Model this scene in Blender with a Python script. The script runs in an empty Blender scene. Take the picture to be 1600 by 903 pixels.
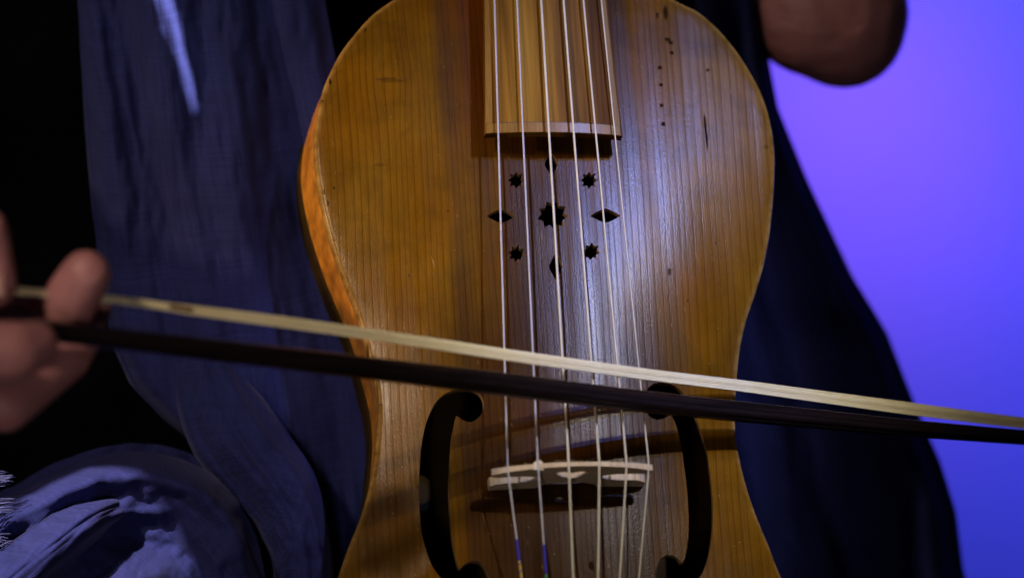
import bpy, bmesh, math, random
import numpy as np
from mathutils import Vector, Matrix, noise
from mathutils.geometry import delaunay_2d_cdt

random.seed(7)
rng = np.random.default_rng(7)
scene = bpy.context.scene
COL = scene.collection

# ------------------------------------------------------------------ camera
S = 0.000267            # metres covered by one photograph pixel at the focus distance
D = 2.37                # focus distance
CZ = 0.80               # height of the optical axis above the stage floor
def at(px, py, y=0.0):
    """point of the place seen at photograph pixel (px,py), y metres behind the focus distance"""
    k = S * (D + y) / D
    return Vector(((px - 800) * k, y, CZ + (451.5 - py) * k))

cam_d = bpy.data.cameras.new('camera'); cam = bpy.data.objects.new('camera', cam_d); COL.objects.link(cam)
cam.location = (0, -D, CZ); cam.rotation_euler = (math.radians(90), 0, 0)
cam_d.sensor_width = 36; cam_d.lens = 36 * D / (1600 * S)
cam_d.clip_start = 0.05; cam_d.clip_end = 60
cam_d.dof.use_dof = True; cam_d.dof.focus_distance = D - 0.004; cam_d.dof.aperture_fstop = 4.6
scene.camera = cam

# ------------------------------------------------------------------ world and lamps (a dark stage)
w = bpy.data.worlds.new('World'); scene.world = w; w.use_nodes = True
bg = w.node_tree.nodes['Background']; bg.inputs[0].default_value = (0.25, 0.3, 0.8, 1); bg.inputs[1].default_value = 0.006

def aim(o, target):
    o.rotation_euler = (Vector(target) - o.location).to_track_quat('-Z', 'Y').to_euler()

def spot(name, loc, target, power, color, size, blend=0.3, radius=0.03, scale=(1, 1, 1), roll=0.0):
    l = bpy.data.lights.new(name, 'SPOT'); l.energy = power; l.color = color
    l.spot_size = math.radians(size); l.spot_blend = blend; l.shadow_soft_size = radius
    o = bpy.data.objects.new(name, l); COL.objects.link(o); o.location = loc
    q = (Vector(target) - o.location).to_track_quat('-Z', 'Y')
    o.rotation_euler = (q.to_matrix() @ Matrix.Rotation(roll, 3, 'Z')).to_euler(); o.scale = scale
    return o

KEY_T = at(1000, 490)
KEY_L = Vector((0.36, -0.70, 0.62)).normalized()
spot('key_spot', KEY_T + KEY_L * 3.2, KEY_T, 200, (1.0, 0.92, 0.78), 6.6, 0.7, 0.035, (0.80, 1.0, 1.0))
BLUE_L = Vector((0.355, -0.665, 0.665)).normalized()
spot('blue_wash', KEY_T + BLUE_L * 3.25, at(980, 310), 360, (0.14, 0.26, 1.0), 5.0, 0.7, 0.035, (0.85, 1.0, 1.0))
FILL_T = at(385, 370)
FILL_L = Vector((-0.42, -0.75, 0.50)).normalized()
spot('side_spot', FILL_T + FILL_L * 3.0, FILL_T, 182, (1.0, 0.80, 0.60), 10.4, 0.8, 0.14)
RIB_T = at(500, 350, 0.02)
spot('rib_side_fill', RIB_T + Vector((-0.90, -0.40, 0.22)).normalized() * 2.6, RIB_T, 150, (1.0, 0.66, 0.36), 6.5, 0.8, 0.05)  # added lamp, only there to brighten the left rib
spot('low_front_fill', (-0.35, -2.6, 0.15), at(150, 590), 105, (1.0, 0.86, 0.78), 9.0, 0.9, 0.25)  # added fill from an unseen source, lifts the bowing hand and heaped cloth
spot('right_side_fill', (0.9, -2.4, 1.1), at(1320, 620, 0.12), 15, (0.75, 0.85, 1.0), 5.6, 1.0, 0.2)  # added dim fill to bring out folds in the right drape
# added narrow beams, cones shaped to draw lit patches on the scarf
b1 = at(214, -118, 0.045)
spot('scarf_beam', b1 + Vector((0.72, -0.60, 0.75)), b1, 700, (1.0, 0.86, 0.74), 7.0, 0.06, 0.002, (0.045, 1, 1), math.radians(16))
b2 = at(60, 850, -0.02)
spot('lap_beam', b2 + Vector((-0.45, -0.85, 0.85)), b2, 240, (1.0, 0.86, 0.74), 4.6, 0.04, 0.004, (0.62, 1, 1), math.radians(-50))
# coloured floods on the backdrop
spot('violet_flood', (0.30, 1.90, 1.42), at(1330, 285, 2.6), 32, (0.46, 0.12, 0.7), 29, 1.0, 0.1)
spot('blue_flood', (1.5, 1.0, 1.9), at(1640, 420, 2.6), 600, (0.055, 0.070, 1.0), 72, 1.0, 0.15)

scene.view_settings.view_transform = 'Standard'; scene.view_settings.look = 'None'
scene.view_settings.exposure = 0; scene.view_settings.gamma = 1

# ------------------------------------------------------------------ node helper
class NT:
    def __init__(s, name):
        s.m = bpy.data.materials.new(name); s.m.use_nodes = True
        s.t = s.m.node_tree; s.b = s.t.nodes['Principled BSDF']
    def n(s, kind, **kw):
        nd = s.t.nodes.new(kind)
        for k, v in kw.items(): setattr(nd, k, v)
        return nd
    def put(s, sock, v):
        if hasattr(v, 'is_linked') or isinstance(v, bpy.types.NodeSocket): s.t.links.new(v, sock)
        elif isinstance(v, (tuple, list)) and len(v) == 3 and sock.type == 'RGBA': sock.default_value = (*v, 1)
        else: sock.default_value = v
    def math(s, op, a, b=0.0, c=None, clamp=False):
        nd = s.n('ShaderNodeMath', operation=op, use_clamp=clamp)
        s.put(nd.inputs[0], a); s.put(nd.inputs[1], b)
        if c is not None: s.put(nd.inputs[2], c)
        return nd.outputs[0]
    def obj(s):
        return s.n('ShaderNodeTexCoord').outputs['Object']
    def sep(s, v):
        nd = s.n('ShaderNodeSeparateXYZ'); s.put(nd.inputs[0], v); return nd.outputs
    def comb(s, x, y, z):
        nd = s.n('ShaderNodeCombineXYZ')
        for i, v in enumerate((x, y, z)): s.put(nd.inputs[i], v)
        return nd.outputs[0]
    def scalev(s, v, sc):
        nd = s.n('ShaderNodeVectorMath', operation='MULTIPLY'); s.put(nd.inputs[0], v); nd.inputs[1].default_value = sc
        return nd.outputs[0]
    def noise(s, v, scale=1.0, detail=2.0, rough=0.5, dist=0.0):
        nd = s.n('ShaderNodeTexNoise'); s.put(nd.inputs['Vector'], v)
        nd.inputs['Scale'].default_value = scale; nd.inputs['Detail'].default_value = detail
        nd.inputs['Roughness'].default_value = rough; nd.inputs['Distortion'].default_value = dist
        return nd.outputs[0]
    def ramp(s, f, stops, interp='LINEAR'):
        nd = s.n('ShaderNodeValToRGB'); cr = nd.color_ramp; cr.interpolation = interp
        while len(cr.elements) < len(stops): cr.elements.new(0.5)
        for e, (p, c) in zip(cr.elements, stops):
            e.position = p; e.color = (c, c, c, 1) if isinstance(c, (int, float)) else (*c, 1)
        s.put(nd.inputs[0], f); return nd.outputs[0]
    def mix(s, f, a, b, mode='MIX'):
        nd = s.n('ShaderNodeMix', data_type='RGBA', blend_type=mode)
        s.put(nd.inputs[0], f); s.put(nd.inputs[6], a); s.put(nd.inputs[7], b); return nd.outputs[2]
    def smooth(s, v, lo, hi, a=0.0, b=1.0):
        nd = s.n('ShaderNodeMapRange', interpolation_type='SMOOTHSTEP'); s.put(nd.inputs[0], v)
        for i, q in enumerate((lo, hi, a, b)): nd.inputs[i + 1].default_value = q
        return nd.outputs[0]
    def bump(s, h, strength, dist, prev=None):
        nd = s.n('ShaderNodeBump'); nd.inputs['Strength'].default_value = strength; nd.inputs['Distance'].default_value = dist
        s.put(nd.inputs['Height'], h)
        if prev is not None: s.put(nd.inputs['Normal'], prev)
        return nd.outputs[0]
    def set(s, **kw):
        for k, v in kw.items(): s.put(s.b.inputs[k.replace('_', ' ')], v)
        return s

# ------------------------------------------------------------------ object helpers
def empty(name, M=None):
    o = bpy.data.objects.new(name, None); COL.objects.link(o); o.empty_display_size = 0.05
    if M is not None: o.matrix_world = M
    return o
def tag(o, label=None, cat=None, group=None, kind=None):
    for k, v in (('label', label), ('category', cat), ('group', group), ('kind', kind)):
        if v: o[k] = v
    return o
def mesh_obj(name, verts, faces, mat, parent=None, smooth=True, mats=None):
    me = bpy.data.meshes.new(name); me.from_pydata([tuple(v) for v in verts], [], faces); me.validate()
    o = bpy.data.objects.new(name, me); COL.objects.link(o)
    if mats:
        for m in mats: me.materials.append(m)
    else: me.materials.append(mat)
    if smooth: me.shade_smooth()
    if parent: o.parent = parent
    return o
def sharp(o, deg=35):
    me = o.data; bm = bmesh.new(); bm.from_mesh(me)
    bmesh.ops.recalc_face_normals(bm, faces=bm.faces[:])
    for e in bm.edges:
        if len(e.link_faces) == 2 and e.calc_face_angle(0) > math.radians(deg): e.smooth = False
        elif len(e.link_faces) != 2: e.smooth = False
    bm.to_mesh(me); bm.free()
    return o
def catmull(pts, n, closed=False):
    P = np.array([tuple(p) for p in pts], float); N = len(P); out = []
    for i in range(N if closed else N - 1):
        if closed: a, b, c, d = P[(i - 1) % N], P[i], P[(i + 1) % N], P[(i + 2) % N]
        else: a, b, c, d = P[max(i - 1, 0)], P[i], P[i + 1], P[min(i + 2, N - 1)]
        for k in range(n):
            t = k / n
            out.append(0.5 * ((2 * b) + (-a + c) * t + (2 * a - 5 * b + 4 * c - d) * t * t + (-a + 3 * b - 3 * c + d) * t ** 3))
    if not closed: out.append(P[-1])
    return np.array(out)
def resample(P, step, closed=True):
    Q = np.vstack([P, P[:1]]) if closed else P
    d = np.r_[0, np.cumsum(np.linalg.norm(np.diff(Q, axis=0), axis=1))]
    n = max(3, int(round(d[-1] / step)))
    t = np.linspace(0, d[-1], n + 1)
    if closed: t = t[:-1]
    return np.stack([np.interp(t, d, Q[:, k]) for k in range(P.shape[1])], 1)
def tube_data(path, radii, seg=10, caps=True, profile=None):
    """verts, faces of a tube along path; profile(i, ang) scales the radius"""
    P = [Vector(p) for p in path]; n = len(P); V = []; F = []
    prev = None
    for i in range(n):
        t = (P[min(i + 1, n - 1)] - P[max(i - 1, 0)]).normalized()
        if prev is None:
            a = Vector((0, 0, 1)) if abs(t.z) < 0.9 else Vector((0, 1, 0))
            x = (a - t * a.dot(t)).normalized()
        else: x = (prev - t * prev.dot(t)).normalized()
        prev = x; yv = t.cross(x)
        r = radii[i] if hasattr(radii, '__len__') else radii
        for k in range(seg):
            ang = 2 * math.pi * k / seg
            rr = r * (profile(i, ang) if profile else 1)
            V.append(P[i] + x * (rr * math.cos(ang)) + yv * (rr * math.sin(ang)))
    for i in range(n - 1):
        for k in range(seg):
            a = i * seg + k; b = i * seg + (k + 1) % seg
            F.append((a, b, b + seg, a + seg))
    if caps:
        F.append(tuple(range(seg - 1, -1, -1))); F.append(tuple(range((n - 1) * seg, n * seg)))
    return V, F

# ================================================================== MATERIALS
def spruce():
    m = NT('spruce_varnished'); co = m.obj(); mm = m.scalev(co, (1000, 1000, 1000)); x, y, z = m.sep(mm)
    # grain lines run up the plate; they wander a little and swell around a knot
    wob = m.math('MULTIPLY', m.math('SUBTRACT', m.noise(m.comb(m.math('MULTIPLY', x, 0.012), m.math('MULTIPLY', y, 0.0045), 0.0), 1.0, 2), 0.5), 6.0)
    kx, ky = KNOT
    dk = m.math('DIVIDE', m.math('SUBTRACT', x, kx), 9.0); dky = m.math('DIVIDE', m.math('SUBTRACT', y, ky), 16.0)
    g = m.math('EXPONENT', m.math('MULTIPLY', m.math('ADD', m.math('MULTIPLY', dk, dk), m.math('MULTIPLY', dky, dky)), -1.0))
    wob = m.math('ADD', wob, m.math('MULTIPLY', g, m.math('MULTIPLY', dk, -3.0)))
    xs = m.math('ADD', x, wob)
    far = m.math('MULTIPLY', m.math('ABSOLUTE', m.math('ADD', xs, 10.0)), 0.0009)
    ph = m.math('MULTIPLY', xs, m.math('SUBTRACT', 0.45, far))
    ph = m.math('ADD', ph, m.math('MULTIPLY', m.noise(m.comb(m.math('MULTIPLY', xs, 0.09), 0.0, 0.0), 1.0, 1), 1.8))
    fr = m.math('FRACT', ph)
    late = m.ramp(fr, [(0.0, 0.0), (0.50, 0.06), (0.78, 0.38), (0.88, 1.0), (0.94, 0.9), (1.0, 0.0)])
    lineamp = m.ramp(m.noise(m.comb(m.math('MULTIPLY', xs, 0.25), m.math('MULTIPLY', y, 0.012), 3.0), 1.0, 2), [(0.25, 0.45), (0.65, 1.0)])
    fine = m.ramp(m.noise(m.comb(m.math('MULTIPLY', xs, 1.05), m.math('MULTIPLY', y, 0.006), 11.0), 1.0, 2, 0.6), [(0.42, 0.0), (0.62, 0.75)])
    late = m.math('MULTIPLY', m.math('ADD', m.math('MULTIPLY', late, 0.95), m.math('MULTIPLY', fine, 0.22), clamp=True), lineamp)
    fib = m.noise(m.comb(m.math('MULTIPLY', x, 2.2), m.math('MULTIPLY', y, 0.07), 0.0), 1.0, 4, 0.65)
    big = m.noise(m.comb(m.math('MULTIPLY', x, 0.022), m.math('MULTIPLY', y, 0.012), 9.0), 1.0, 3, 0.55)
    streak = m.noise(m.comb(m.math('MULTIPLY', x, 0.16), m.math('MULTIPLY', y, 0.006), 5.0), 1.0, 2, 0.5)
    pale = m.mix(m.ramp(big, [(0.35, 0.0), (0.65, 1.0)]), (0.152, 0.058, 0.0010), (0.198, 0.094, 0.0045))
    # varnish worn thin at the flanks, dark and reddish down the middle under the strings
    cx = m.math('SUBTRACT', x, 4.0)
    mid = m.math('MULTIPLY', m.math('DIVIDE', cx, 52.0), m.math('DIVIDE', cx, 52.0))
    mid = m.math('EXPONENT', m.math('MULTIPLY', mid, -1.0)); gau = mid
    mid = m.math('ADD', mid, m.math('MULTIPLY', m.math('SUBTRACT', streak, 0.5), 0.85))
    mid = m.math('ADD', mid, m.math('MULTIPLY', m.math('SUBTRACT', big, 0.5), 0.7))
    mid = m.math('ADD', mid, m.math('MULTIPLY', gau, m.smooth(y, FB_V - 50, FB_V - 130, 0.0, 0.55)))
    stain = m.smooth(mid, 0.20, 1.10)
    base = m.mix(stain, pale, (0.050, 0.0185, 0.0035))
    red = m.smooth(m.math('SUBTRACT', m.math('ABSOLUTE', m.math('ADD', m.math('MULTIPLY', cx, 1.0), m.math('MULTIPLY', m.math('SUBTRACT', streak, 0.5), 8.0))), 0.0), 24.0, 44.0, 1.0, 0.0)
    hi = m.smooth(y, FB_V - 8.0, FB_V + 14.0)
    base = m.mix(m.math('MULTIPLY', m.math('MULTIPLY', red, hi), 0.8), base, (0.095, 0.023, 0.002))
    dark = m.mix(stain, (0.080, 0.027, 0.001), (0.020, 0.0065, 0.0015))
    colr = m.mix(m.math('MULTIPLY', late, 0.70), base, dark)
    colr = m.mix(1.0, colr, m.ramp(fib, [(0.25, 0.80), (0.5, 0.98), (0.75, 1.15)]), 'MULTIPLY')
    dirt = m.noise(m.comb(m.math('MULTIPLY', x, 0.05), m.math('MULTIPLY', y, 0.04), 21.0), 1.0, 5, 0.62, 0.6)
    colr = m.mix(m.ramp(dirt, [(0.46, 0.0), (0.72, 0.45)]), colr, (0.050, 0.028, 0.003))
    pat = m.noise(m.comb(m.math('MULTIPLY', x, 0.020), m.math('MULTIPLY', y, 0.017), 63.0), 1.0, 4, 0.6, 0.4)
    colr = m.mix(1.0, colr, m.ramp(pat, [(0.30, (0.62, 0.60, 0.60)), (0.5, (0.90, 0.92, 0.9)), (0.68, (1.10, 1.06, 1.0))]), 'MULTIPLY')
    rim_hl = m.n('ShaderNodeAttribute', attribute_name='edge_highlight').outputs['Fac']
    rim_hl = m.math('MULTIPLY', rim_hl, m.ramp(m.noise(m.comb(m.math('MULTIPLY', x, 0.12), m.math('MULTIPLY', y, 0.12), 15.0), 1.0, 4, 0.65), [(0.32, 0.12), (0.62, 0.9)]))
    colr = m.mix(rim_hl, colr, (0.42, 0.25, 0.075))  # bright edge line: a highlight painted into the wood colour
    # scratches and worn flecks where the varnish has gone
    scr = m.noise(m.comb(m.math('ADD', m.math('MULTIPLY', x, 0.55), m.math('MULTIPLY', y, 0.10)), m.math('MULTIPLY', y, 0.09), 31.0), 1.0, 4, 0.75)
    colr = m.mix(m.ramp(scr, [(0.655, 0.0), (0.70, 0.5)]), colr, (0.30, 0.18, 0.06))
    scd = m.noise(m.comb(m.math('SUBTRACT', m.math('MULTIPLY', x, 0.8), m.math('MULTIPLY', y, 0.06)), m.math('MULTIPLY', y, 0.16), 47.0), 1.0, 4, 0.75)
    colr = m.mix(m.ramp(scd, [(0.66, 0.0), (0.70, 0.7)]), colr, (0.03, 0.012, 0.003))
    # marks: worm holes, a slit, the knot, nicks, one broad patch of painted shade
    spotmask = None
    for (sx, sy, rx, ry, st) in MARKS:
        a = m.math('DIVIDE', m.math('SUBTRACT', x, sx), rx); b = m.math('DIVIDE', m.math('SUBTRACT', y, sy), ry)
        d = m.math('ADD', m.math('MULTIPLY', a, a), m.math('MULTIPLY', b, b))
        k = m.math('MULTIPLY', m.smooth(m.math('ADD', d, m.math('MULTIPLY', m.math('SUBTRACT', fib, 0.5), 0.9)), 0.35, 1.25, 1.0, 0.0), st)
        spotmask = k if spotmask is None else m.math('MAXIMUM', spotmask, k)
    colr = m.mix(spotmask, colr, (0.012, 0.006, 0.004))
    # rosin dust and tiny chips, mostly below the bow
    vor = m.n('ShaderNodeTexVoronoi'); m.put(vor.inputs['Vector'], m.scalev(co, (1000, 700, 1000))); vor.inputs['Scale'].default_value = 0.42
    low = m.smooth(y, FB_V - 20, FB_V - 110)
    dustmask = m.math('MULTIPLY', m.smooth(vor.outputs['Distance'], 0.03, 0.085, 1.0, 0.0), m.math('ADD', m.math('MULTIPLY', low, 0.75), 0.10))
    csel = m.sep(vor.outputs['Color'])[0]
    dustmask = m.math('MULTIPLY', dustmask, m.smooth(csel, 0.72, 0.86))
    colr = m.mix(dustmask, colr, (0.62, 0.52, 0.36))
    orange = m.noise(m.comb(m.math('MULTIPLY', x, 1.15), m.math('MULTIPLY', y, 0.8), 0.0), 1.0, 3, 0.6)
    b1 = m.bump(orange, 0.10, 0.0005)
    b1 = m.bump(m.math('SUBTRACT', 1.0, late), 0.05, 0.0004, b1)
    b1 = m.bump(fib, 0.06, 0.0004, b1)
    b1 = m.bump(m.math('MULTIPLY', spotmask, -1.0), 0.25, 0.0006, b1)
    rough = m.math('ADD', 0.19, m.math('MULTIPLY', fib, 0.12))
    rough = m.math('ADD', rough, m.math('MULTIPLY', dustmask, 0.2))
    clean = m.math('MULTIPLY', m.math('SUBTRACT', 1.0, spotmask), m.math('MULTIPLY', m.math('SUBTRACT', 1.0, m.math('MULTIPLY', late, 0.65)), m.ramp(streak, [(0.3, 0.35), (0.7, 1.45)])))
    m.set(Base_Color=colr, Roughness=rough, Normal=b1, Coat_Weight=m.math('MULTIPLY', clean, 0.05), Coat_Roughness=0.17, Specular_IOR_Level=m.math('MULTIPLY', clean, 0.10))
    m.put(m.b.inputs['Coat Normal'], b1)
    return m.m

def streaky(name, stops, sx, sy, rough=0.4, axis='XY', coat=0.2, bump=0.12, extra=None, spec=0.12):
    m = NT(name); co = m.obj(); x, y, z = m.sep(m.scalev(co, (1000, 1000, 1000)))
    a, b = (x, y) if axis == 'XY' else ((y, z) if axis == 'YZ' else (x, z))
    n1 = m.noise(m.comb(m.math('MULTIPLY', a, sx), m.math('MULTIPLY', b, sy), m.math('MULTIPLY', z, 0.05)), 1.0, 3, 0.55)
    n2 = m.noise(m.comb(m.math('MULTIPLY', a, sx * 9), m.math('MULTIPLY', b, sy * 5), 4.0), 1.0, 4, 0.6)
    c = m.ramp(n1, stops)
    if extra: c = extra(m, c, x, y, z)
    c = m.mix(1.0, c, m.ramp(n2, [(0.25, 0.72), (0.75, 1.18)]), 'MULTIPLY')
    m.set(Base_Color=c, Roughness=rough, Coat_Weight=coat, Coat_Roughness=0.25, Specular_IOR_Level=spec, Normal=m.bump(n2, bump, 0.0004))
    return m.m

def plain(name, color, rough=0.5, metallic=0.0, var=0.15, scale=300, **kw):
    m = NT(name); n1 = m.noise(m.obj(), scale, 3)
    c = m.mix(1.0, color, m.ramp(n1, [(0.3, 1 - var), (0.7, 1 + var)]), 'MULTIPLY')
    m.set(Base_Color=c, Roughness=rough, Metallic=metallic, **kw)
    return m

def fabric(name, color, color2, weave=2600.0, sheen=0.3, bump=0.25, rough=0.9):
    m = NT(name); co = m.obj(); uv = m.n('ShaderNodeUVMap').outputs[0]
    u, v, _ = m.sep(uv)
    jit = m.math('MULTIPLY', m.noise(m.scalev(uv, (160, 160, 1)), 1.0, 3), 4.0)
    wu = m.math('SINE', m.math('ADD', m.math('MULTIPLY', u, weave), jit))
    wv = m.math('SINE', m.math('ADD', m.math('MULTIPLY', v, weave), jit))
    wv2 = m.math('MULTIPLY', m.math('MULTIPLY', wu, wv), 0.14)
    thr = m.noise(m.comb(m.math('MULTIPLY', u, weave * 0.25), m.math('MULTIPLY', v, 30.0), 0.0), 1.0, 3, 0.6)
    thr2 = m.noise(m.comb(m.math('MULTIPLY', u, 30.0), m.math('MULTIPLY', v, weave * 0.25), 0.0), 1.0, 3, 0.6)
    f = m.math('ADD', m.math('ADD', wv2, 0.0), m.math('ADD', thr, thr2))
    big = m.noise(co, 9.0, 3, 0.6)
    c = m.mix(m.ramp(big, [(0.35, 0.0), (0.65, 1.0)]), color, color2)
    c = m.mix(1.0, c, m.ramp(m.math('MULTIPLY', f, 0.5), [(0.2, 0.45), (0.5, 1.0), (0.8, 1.6)]), 'MULTIPLY')
    m.set(Base_Color=c, Roughness=rough, Sheen_Weight=sheen, Sheen_Roughness=0.4, Specular_IOR_Level=0.04,
          Normal=m.bump(f, bump, 0.0005))
    m.put(m.b.inputs['Sheen Tint'], (0.5, 0.5, 1.0, 1))
    return m.m

# ================================================================== VIOL GEOMETRY FRAME
N = Vector((0.113, -0.94, 0.322)).normalized()
V = Vector((-0.060, 0.0, 1.0)); V.y = -(N.x * V.x + N.z * V.z) / N.y; V.normalize()
U = V.cross(N).normalized()
if U.x < 0: U = -U
Q = at(885, 500, 0.0)
CAMP = Vector((0, -D, CZ))
def ray_plane(px, py, h):
    d = (at(px, py, 0) - CAMP); q = Q + N * h
    return CAMP + d * ((q - CAMP).dot(N) / d.dot(N))
ORG = ray_plane(905, 1450, 0)
FRAME = Matrix(((U.x, V.x, N.x, ORG.x), (U.y, V.y, N.y, ORG.y), (U.z, V.z, N.z, ORG.z), (0, 0, 0, 1)))
def loc(px, py, h=0.0):
    """plate coordinates in mm (u right, v towards the neck, n = h) of what the photograph shows at a pixel"""
    p = ray_plane(px, py, h * 0.001) - ORG
    return (p.dot(U) * 1000, p.dot(V) * 1000, h)

right = [(1015, -24), (1060, 2), (1092, 18), (1120, 42), (1148, 74), (1172, 110), (1188, 140), (1200, 172), (1208, 208), (1211.5, 248), (1210, 296),
         (1204, 360), (1195, 410), (1182, 455), (1166, 503), (1156, 553), (1151, 612), (1149.5, 656), (1154, 701), (1165, 750), (1181, 799),
         (1201, 848), (1223, 903), (1255, 965), (1290, 1035), (1312, 1110), (1312, 1190), (1280, 1280), (1200, 1365), (1080, 1425)]
left = [(740, 1428), (615, 1375), (520, 1290), (475, 1195), (470, 1110), (484, 1030), (505, 960), (529, 898), (544, 855), (562, 810), (576, 765),
        (584, 720), (588, 682), (590, 640), (585, 595), (574, 552), (560, 499), (540, 446), (519, 388), (503, 326), (495.5, 283), (491.5, 248),
        (491, 220), (496, 180), (504, 142), (517, 110), (532, 82), (550, 57.5), (580, 24), (612, 0), (650, -24), (700, -42), (770, -52)]
ctrl = right + [(905, 1450)] + left + [(856, -55), (940, -46)]
outline = resample(catmull([loc(*p)[:2] for p in ctrl], 8, True), 2.2)
VMIN, VMAX = outline[:, 1].min(), outline[:, 1].max()
_ci = np.argmin(outline[:, 1]); _o = np.roll(outline, -_ci, axis=0); _ti = np.argmax(_o[:, 1])
sideA, sideB = _o[:_ti + 1], _o[_ti:][::-1]
if sideA[:, 0].mean() > sideB[:, 0].mean(): sideR, sideL = sideA, sideB
else: sideR, sideL = sideB, sideA
def _mono(s):
    o = np.argsort(s[:, 1]); return s[o, 1], s[o, 0]
RV, RU = _mono(sideR); LV, LU = _mono(sideL)
H_ARCH = 13.0
def arch(u, v):
    u = np.asarray(u, float); v = np.asarray(v, float)
    r = np.interp(v, RV, RU); l = np.interp(v, LV, LU)
    c = (r + l) / 2; hw = np.maximum((r - l) / 2, 8.0)
    x = np.clip((u - c) / hw, -1, 1)
    e = np.clip((v - (VMIN + VMAX) / 2) / ((VMAX - VMIN) / 2), -1, 1)
    return H_ARCH * np.clip(1 - x * x, 0, 1) ** 1.05 * (1 - np.abs(e) ** 2.1)
def on_plate(px, py):
    h = 0.0
    for _ in range(8):
        u, v, _h = loc(px, py, h); h = float(arch(u, v))
    return (u, v)
FB_V = on_plate(865, 225)[1]
KNOT = on_plate(606, 124)
MARKS = []
for (px, py, rx, ry, st) in [(1027, 24, 0.9, 1.6, .7), (1040, 20, 1.0, 3.6, .9), (1043, 62, 1.3, 1.1, .9), (1048, 67, 1.1, 1.0, .9), (1050, 83, .95, .95, 1), (1031, 106, .95, .95, 1),
        (1033, 133, .85, .85, 1), (1034, 165, .9, .9, 1), (1036.5, 194, .95, .95, 1), (1106, 110, .9, .7, .8), (1102, 196, .55, 5.5, 1), (1104, 216, .55, 5, 1),
        (1198, 230, 1.3, .7, .5), (604, 124, 5.0, .9, .42), (614, 127, 5.5, .8, .36), (601, 124, 1.3, .5, .5), (516, 128, .6, 1.6, .9), (522, 294, .7, .6, .7), (507, 300, .5, 1.2, .5), (513, 318, .5, 1.2, .6),
        (1047, 425, .9, 1.6, .7), (571, 47, .6, 1.4, .6), (504, 158, .6, .6, .8), (593, 258, 3, .8, .3), (575, 553, .5, 5, .6), (590, 610, .4, 9, .55), (595, 632, .8, .4, .6),
        (924, 885, 1.1, 2.0, .9), (612, 835, 17, 22, .5), (700, 330, .8, .6, .4), (640, 430, .6, .6, .4), (1120, 380, .7, .9, .4), (1075, 470, .6, .8, .4)]:  # widest entry paints shade onto the dim lower-left flank
    a, b = on_plate(px, py); MARKS.append((a, b, rx, ry, st))

# ---- sound holes (pixel contours) 
def z4(pts): return [(640 + x * .3577, 580 + y * .3577) for x, y in pts]
c_left = z4([(265, 79), (305, 96), (322, 128), (322, 165), (303, 200), (268, 221), (235, 214), (212, 198), (203, 196), (193, 245), (183, 300), (176, 400), (172, 500),
             (175, 600), (182, 700), (196, 785), (210, 840), (221, 862), (240, 840), (280, 826), (315, 838), (337, 872), (345, 910), (332, 950), (298, 972), (255, 970),
             (195, 945), (150, 915), (105, 860), (75, 790), (52, 700), (43, 600), (40, 500), (45, 400), (55, 300), (74, 220), (108, 145), (150, 100), (205, 80)])
c_right = z4([(1085, 50), (1130, 52), (1172, 72), (1204, 108), (1235, 165), (1262, 230), (1290, 320), (1310, 420), (1321, 520), (1325, 620), (1322, 700), (1309, 790), (1288, 860),
              (1255, 915), (1205, 950), (1150, 965), (1105, 958), (1080, 925), (1076, 875), (1092, 825), (1128, 800), (1168, 812), (1190, 838), (1205, 800), (1217, 720), (1218, 620),
              (1212, 520), (1200, 420), (1185, 320), (1166, 240), (1148, 200), (1138, 190), (1112, 205), (1078, 211), (1046, 195), (1028, 160), (1022, 120), (1032, 85), (1055, 60)])
def z3(x, y): return (740 + x * .2548, 220 + y * .2548)
def star(cx, cy, R, r, n=8, rot=0.0):
    return [z3(cx + (R if k % 2 == 0 else r) * math.cos(rot + math.pi * k / n) * (1 + .06 * math.sin(k * 7.1 + cx)),
               cy + (R if k % 2 == 0 else r) * math.sin(rot + math.pi * k / n) * (1 + .06 * math.sin(k * 5.3 + cy))) for k in range(2 * n)]
def lens(ax, ay, bx, by, hw):
    out = []
    for sgn in (1, -1):
        for k in range(8):
            t = k / 8 if sgn == 1 else 1 - k / 8
            wv = hw * (1 - abs(2 * t - 1) ** 1.35) * sgn
            dx, dy = bx - ax, by - ay; L = math.hypot(dx, dy)
            out.append(z3(ax + dx * t - dy / L * wv, ay + dy * t + dx / L * wv))
    return out
holes_px = [('smooth', c_left), ('smooth', c_right), ('sharp', star(485, 455, 92, 66, 9, .1)),
            ('sharp', star(262, 242, 55, 36)), ('sharp', star(708, 242, 56, 36)), ('sharp', star(265, 692, 54, 34, 8, .2)), ('sharp', star(720, 680, 56, 37, 8, .1)),
            ('sharp', lens(474, 72, 478, 216, 41)), ('sharp', lens(80, 462, 258, 462, 43)), ('sharp', lens(714, 460, 902, 460, 44)), ('sharp', lens(504, 690, 504, 852, 42))]
holes = []
for kind, pts in holes_px:
    P = np.array([on_plate(*p) for p in pts])
    if kind == 'smooth': P = resample(catmull(P, 6, True), 1.2)
    else: P = resample(P, 0.9) if False else np.array([P[i] * (1 - t) + P[(i + 1) % len(P)] * t for i in range(len(P)) for t in (0, .5)])
    holes.append(P)

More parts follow.
